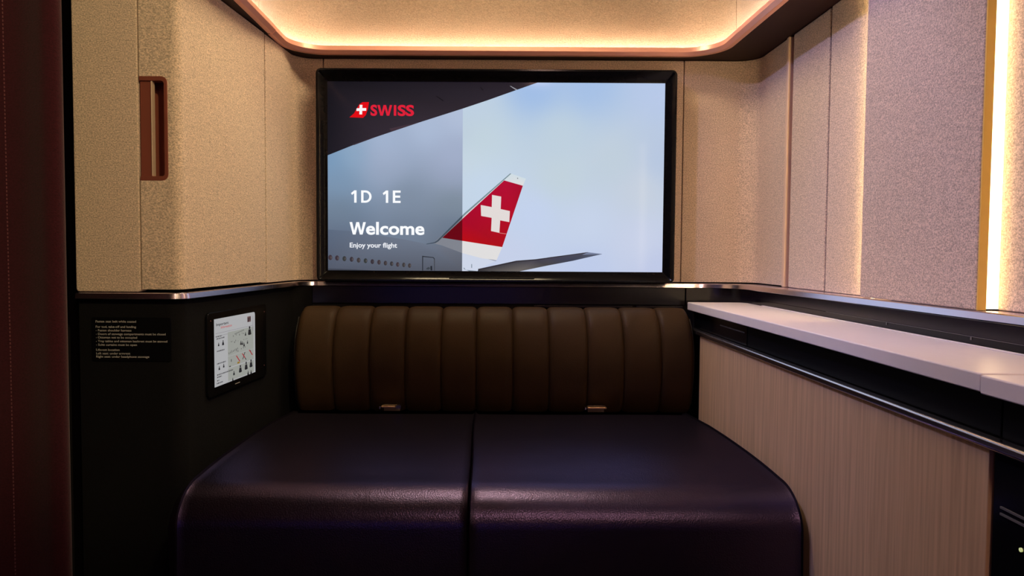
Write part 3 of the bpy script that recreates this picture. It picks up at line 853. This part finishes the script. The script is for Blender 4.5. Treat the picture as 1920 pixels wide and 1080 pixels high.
# black back panel above the console with one groove line and two notches
bpn = empty('console_back_panel', (.70, 1.2, .75), 'glossy black strip panel between the white console top and the metal ledge', 'panel')
obj('upper_panel', box(.7005, .706, -1., 1.965, .7665, .7890), M['black_satin'], bpn, .0006)
obj('lower_panel', box(.6985, .706, -1., 1.965, .7530, .7655), M['black_gloss'], bpn, .0006)
bm = box(.6978, .6985, -1., 1.55, .7648, .7655)
obj('groove_line', bm, M['dim_print'], bpn)
for y in (1.312, 1.080): obj('notch', box(.6976, .6986, y-.0015, y+.0015, .7600, .7645), M['dim_print'], bpn)

# ------------------------------------------------------------------ right wall cloth panels and light strips
ZP0, ZP1 = LEDGE+.0008, SOF
fp = obj('wall_panel', box(.7350, .755, 1.648, 1.846, ZP0, ZP1), M['fabric'], None, .004, 3)
tag(fp, 'narrow beige cloth wall panel just after the copper upright', 'wall panel', 'cloth wall panels')
# second narrow panel: its near edge rolls back to the wall
bm = bmesh.new()
outl = [(.7350, 1.640), (.7350, 1.53)]
for k in range(1, 9): t = k/8; outl.append((.7350+.022*t*t, 1.53-.115*t))
outl += [(.7595, 1.412), (.7595, 1.640)]
fp = obj('wall_panel', poly_prism(outl, 'z', ZP0, ZP1), M['fabric'], None, .003, 3)
tag(fp, 'beige cloth wall panel whose near edge rolls back into golden light', 'wall panel', 'cloth wall panels')
pc = empty('wall_panel', (.72, 1.26, ZP0), 'broad mauve-grey cloth wall panel standing proud between two light strips', 'wall panel', 'cloth wall panels')
obj('pad', box(.7085, .7225, 1.0895, 1.432, ZP0, ZP1), M['fabric'], pc, .003, 3)
obj('edge_strip', box(.7100, .7225, 1.0865, 1.0893, ZP0, ZP1), M['brass'], pc)
obj('bracket', box(.7227, .764, 1.20, 1.33, ZP0, ZP1), M['black_matte'], pc)
fp = obj('wall_panel', box(.7455, .7640, .545, 1.098, ZP0, ZP1), M['fabric'], None, .003, 3)
tag(fp, 'brightly lit cloth wall panel on the near side of the visible light strip', 'wall panel', 'cloth wall panels')
pe = empty('wall_panel', (.72, .2, ZP0), 'cloth wall panel over the black cabinet, nearest to the seats', 'wall panel', 'cloth wall panels')
obj('pad', box(.7085, .7225, -.4, .50, ZP0, ZP1), M['fabric'], pe, .003, 3)
obj('bracket', box(.7227, .764, -.3, .4, ZP0, ZP1), M['black_matte'], pe)
def strip(y0, y1, label, x0=.7232, x1=.7415, m='led_wall'):
    o = obj('light_strip', box(x0, x1, y0, y1, ZP0+.002, ZP1-.002), M[m]); tag(o, label, 'strip light', 'vertical wall light strips')
strip(1.0885, 1.0945, 'bright vertical warm light strip at the near edge of the mauve panel', m='led_near')
strip(1.424, 1.430, 'vertical warm light strip tucked behind the far edge of the mauve panel', .7232, .7330)
strip(.4925, .4985, 'vertical warm light strip at the far edge of the panel nearest the seats', m='led_seat')
up = obj('copper_upright', box(.7300, .755, 1.8630, 1.8765, ZP0, ZP1), M['gold'], None, .003, 3)
struct('wall_right_gap', box(.745, .764, 1.8465, 1.8625, ZP0, ZP1), M['copper_dark'])
tag(up, 'slim copper upright between the beige corner and the narrow cloth panel', 'upright')

# ------------------------------------------------------------------ maroon curtain at the left
cpath = [Vector((-1.18+.49*k/60, 1.215+.006*math.sin(k*.42))) for k in range(55)]
e = cpath[-1]
for k in range(1, 19): t = math.radians(10*k); cpath.append(Vector((e.x+.022*math.sin(t), e.y+.016*(1-math.cos(t)))))
cpath.append(cpath[-1]+Vector((-.06, .004)))
dx = -.699-max(p.x for p in cpath)
cpath = [p+Vector((dx, 0)) for p in cpath]
ct = empty('suite_curtain', (-.9, 1.22, 0), 'dark maroon cloth curtain drawn aside next to the beige cupboard', 'curtain')
obj('cloth', sweep(cpath, [(0, .02), (0, 1.415), (-.005, 1.415), (-.005, .02)]), M['maroon'], ct)
bm = bmesh.new(); z = .3; sp = min(cpath, key=lambda p: abs(p.x+.783) if p.y < 1.23 else 9)
while z < 1.41:
    box(sp.x-.0006, sp.x+.0006, sp.y-.0012, sp.y+.002, z, z+.0035, bm); z += .0062
obj('stitching', bm, M['stitch'], ct)
struct('wall_left_end', box(-1.25, -.83, 1.50, 1.53, 0, SOF), M['black_matte'])

# ------------------------------------------------------------------ fill lamps added out of view
def added_spot(loc, aim, power, colour, size, label):
    t = empty('added_spotlight', loc, label, 'spotlight', 'added ceiling spotlights')
    L = Vector(loc); d = (Vector(aim)-L).normalized()
    obj('housing', tube([L, L+Vector((0, 0, -.012))], .045, None, 24), M['rose_metal'], t, .003)
    obj('snoot', tube([L+Vector((0, 0, -.012))-d*.0, L+Vector((0, 0, -.012))+d*.05], .022, None, 20), M['black_satin'], t, .001)
    la = bpy.data.lights.new('added_beam', 'SPOT'); la.energy = power; la.color = colour; la.spot_size = math.radians(size); la.spot_blend = .6; la.shadow_soft_size = .02
    lo = bpy.data.objects.new('added_beam', la); col.objects.link(lo); lo.parent = t
    lo.matrix_parent_inverse = Matrix.Identity(4)
    lo.location = Vector((0, 0, -.012))+d*.074; lo.rotation_euler = d.to_track_quat('-Z', 'Y').to_euler()
added_spot((.42, .10, 1.998), (-.70, 1.44, .98), 66., (1, .80, .42), 34, 'small warm spotlight added out of view, aimed at the beige cupboard')  # added to warm the cupboard front
def added_lamp(x, y, sx, sy, power, colour, label):  # glowing ceiling panel added as fill light, no known source
    t = empty('added_ceiling_light', (x, y, 2.0), label, 'fill light', 'added ceiling lamps')
    bm = bmesh.new()
    for a in (box(x-sx/2-.02, x+sx/2+.02, y-sy/2-.02, y-sy/2, 1.975, 1.999), box(x-sx/2-.02, x+sx/2+.02, y+sy/2, y+sy/2+.02, 1.975, 1.999),
              box(x-sx/2-.02, x-sx/2, y-sy/2, y+sy/2, 1.975, 1.999), box(x+sx/2, x+sx/2+.02, y-sy/2, y+sy/2, 1.975, 1.999)):
        me = bpy.data.meshes.new('t'); a.to_mesh(me); a.free(); bm.from_mesh(me); bpy.data.meshes.remove(me)
    obj('frame', bm, M['rose_metal'], t)
    m = emit('added_lamp_diffuser', colour, power)
    obj('diffuser', box(x-sx/2, x+sx/2, y-sy/2, y+sy/2, 1.985, 1.998), m, t)
added_spot((-.40, 1.42, 1.998), (.70, 1.66, .86), 22., (.48, .47, 1.), 62, 'rear mauve spotlight added out of view, aimed at the cloth wall panels')  # this and the next are added for lavender light on the right
added_spot((-.40, .98, 1.998), (.70, 1.10, .86), 22., (.48, .47, 1.), 62, 'front mauve spotlight added out of view, aimed at the cloth wall panels')
added_lamp(-.04, 1.76, .5, .08, 66., (1, .78, .46), 'small warm fill lamp added above the television')  # added for a warm highlight along the ottoman edge
added_lamp(.30, -.45, .12, .5, 42., (1, .60, .46), 'warm rectangular fill lamp added behind the seats')  # added as front light on the surfaces facing the camera

mo = obj('added_blue_bar', box(-.78, .30, -1.043, -1.02, .54, .66), emit('added_blue_glow', (.10, .12, 1.), 1.4), None, .004)  # glowing bar added to give the dark panel a blue reflection
tag(mo, 'blue glowing bar added on the wall behind the seats', 'mood light')
w = bpy.data.worlds.new('world'); scene.world = w; w.use_nodes = True
w.node_tree.nodes['Background'].inputs[0].default_value = (.01, .008, .01, 1)

vs = scene.view_settings
vs.view_transform = 'Standard'; vs.look = 'None'; vs.gamma = 1; vs.use_curve_mapping = False; vs.exposure = 0.
scene.display_settings.display_device = 'sRGB'
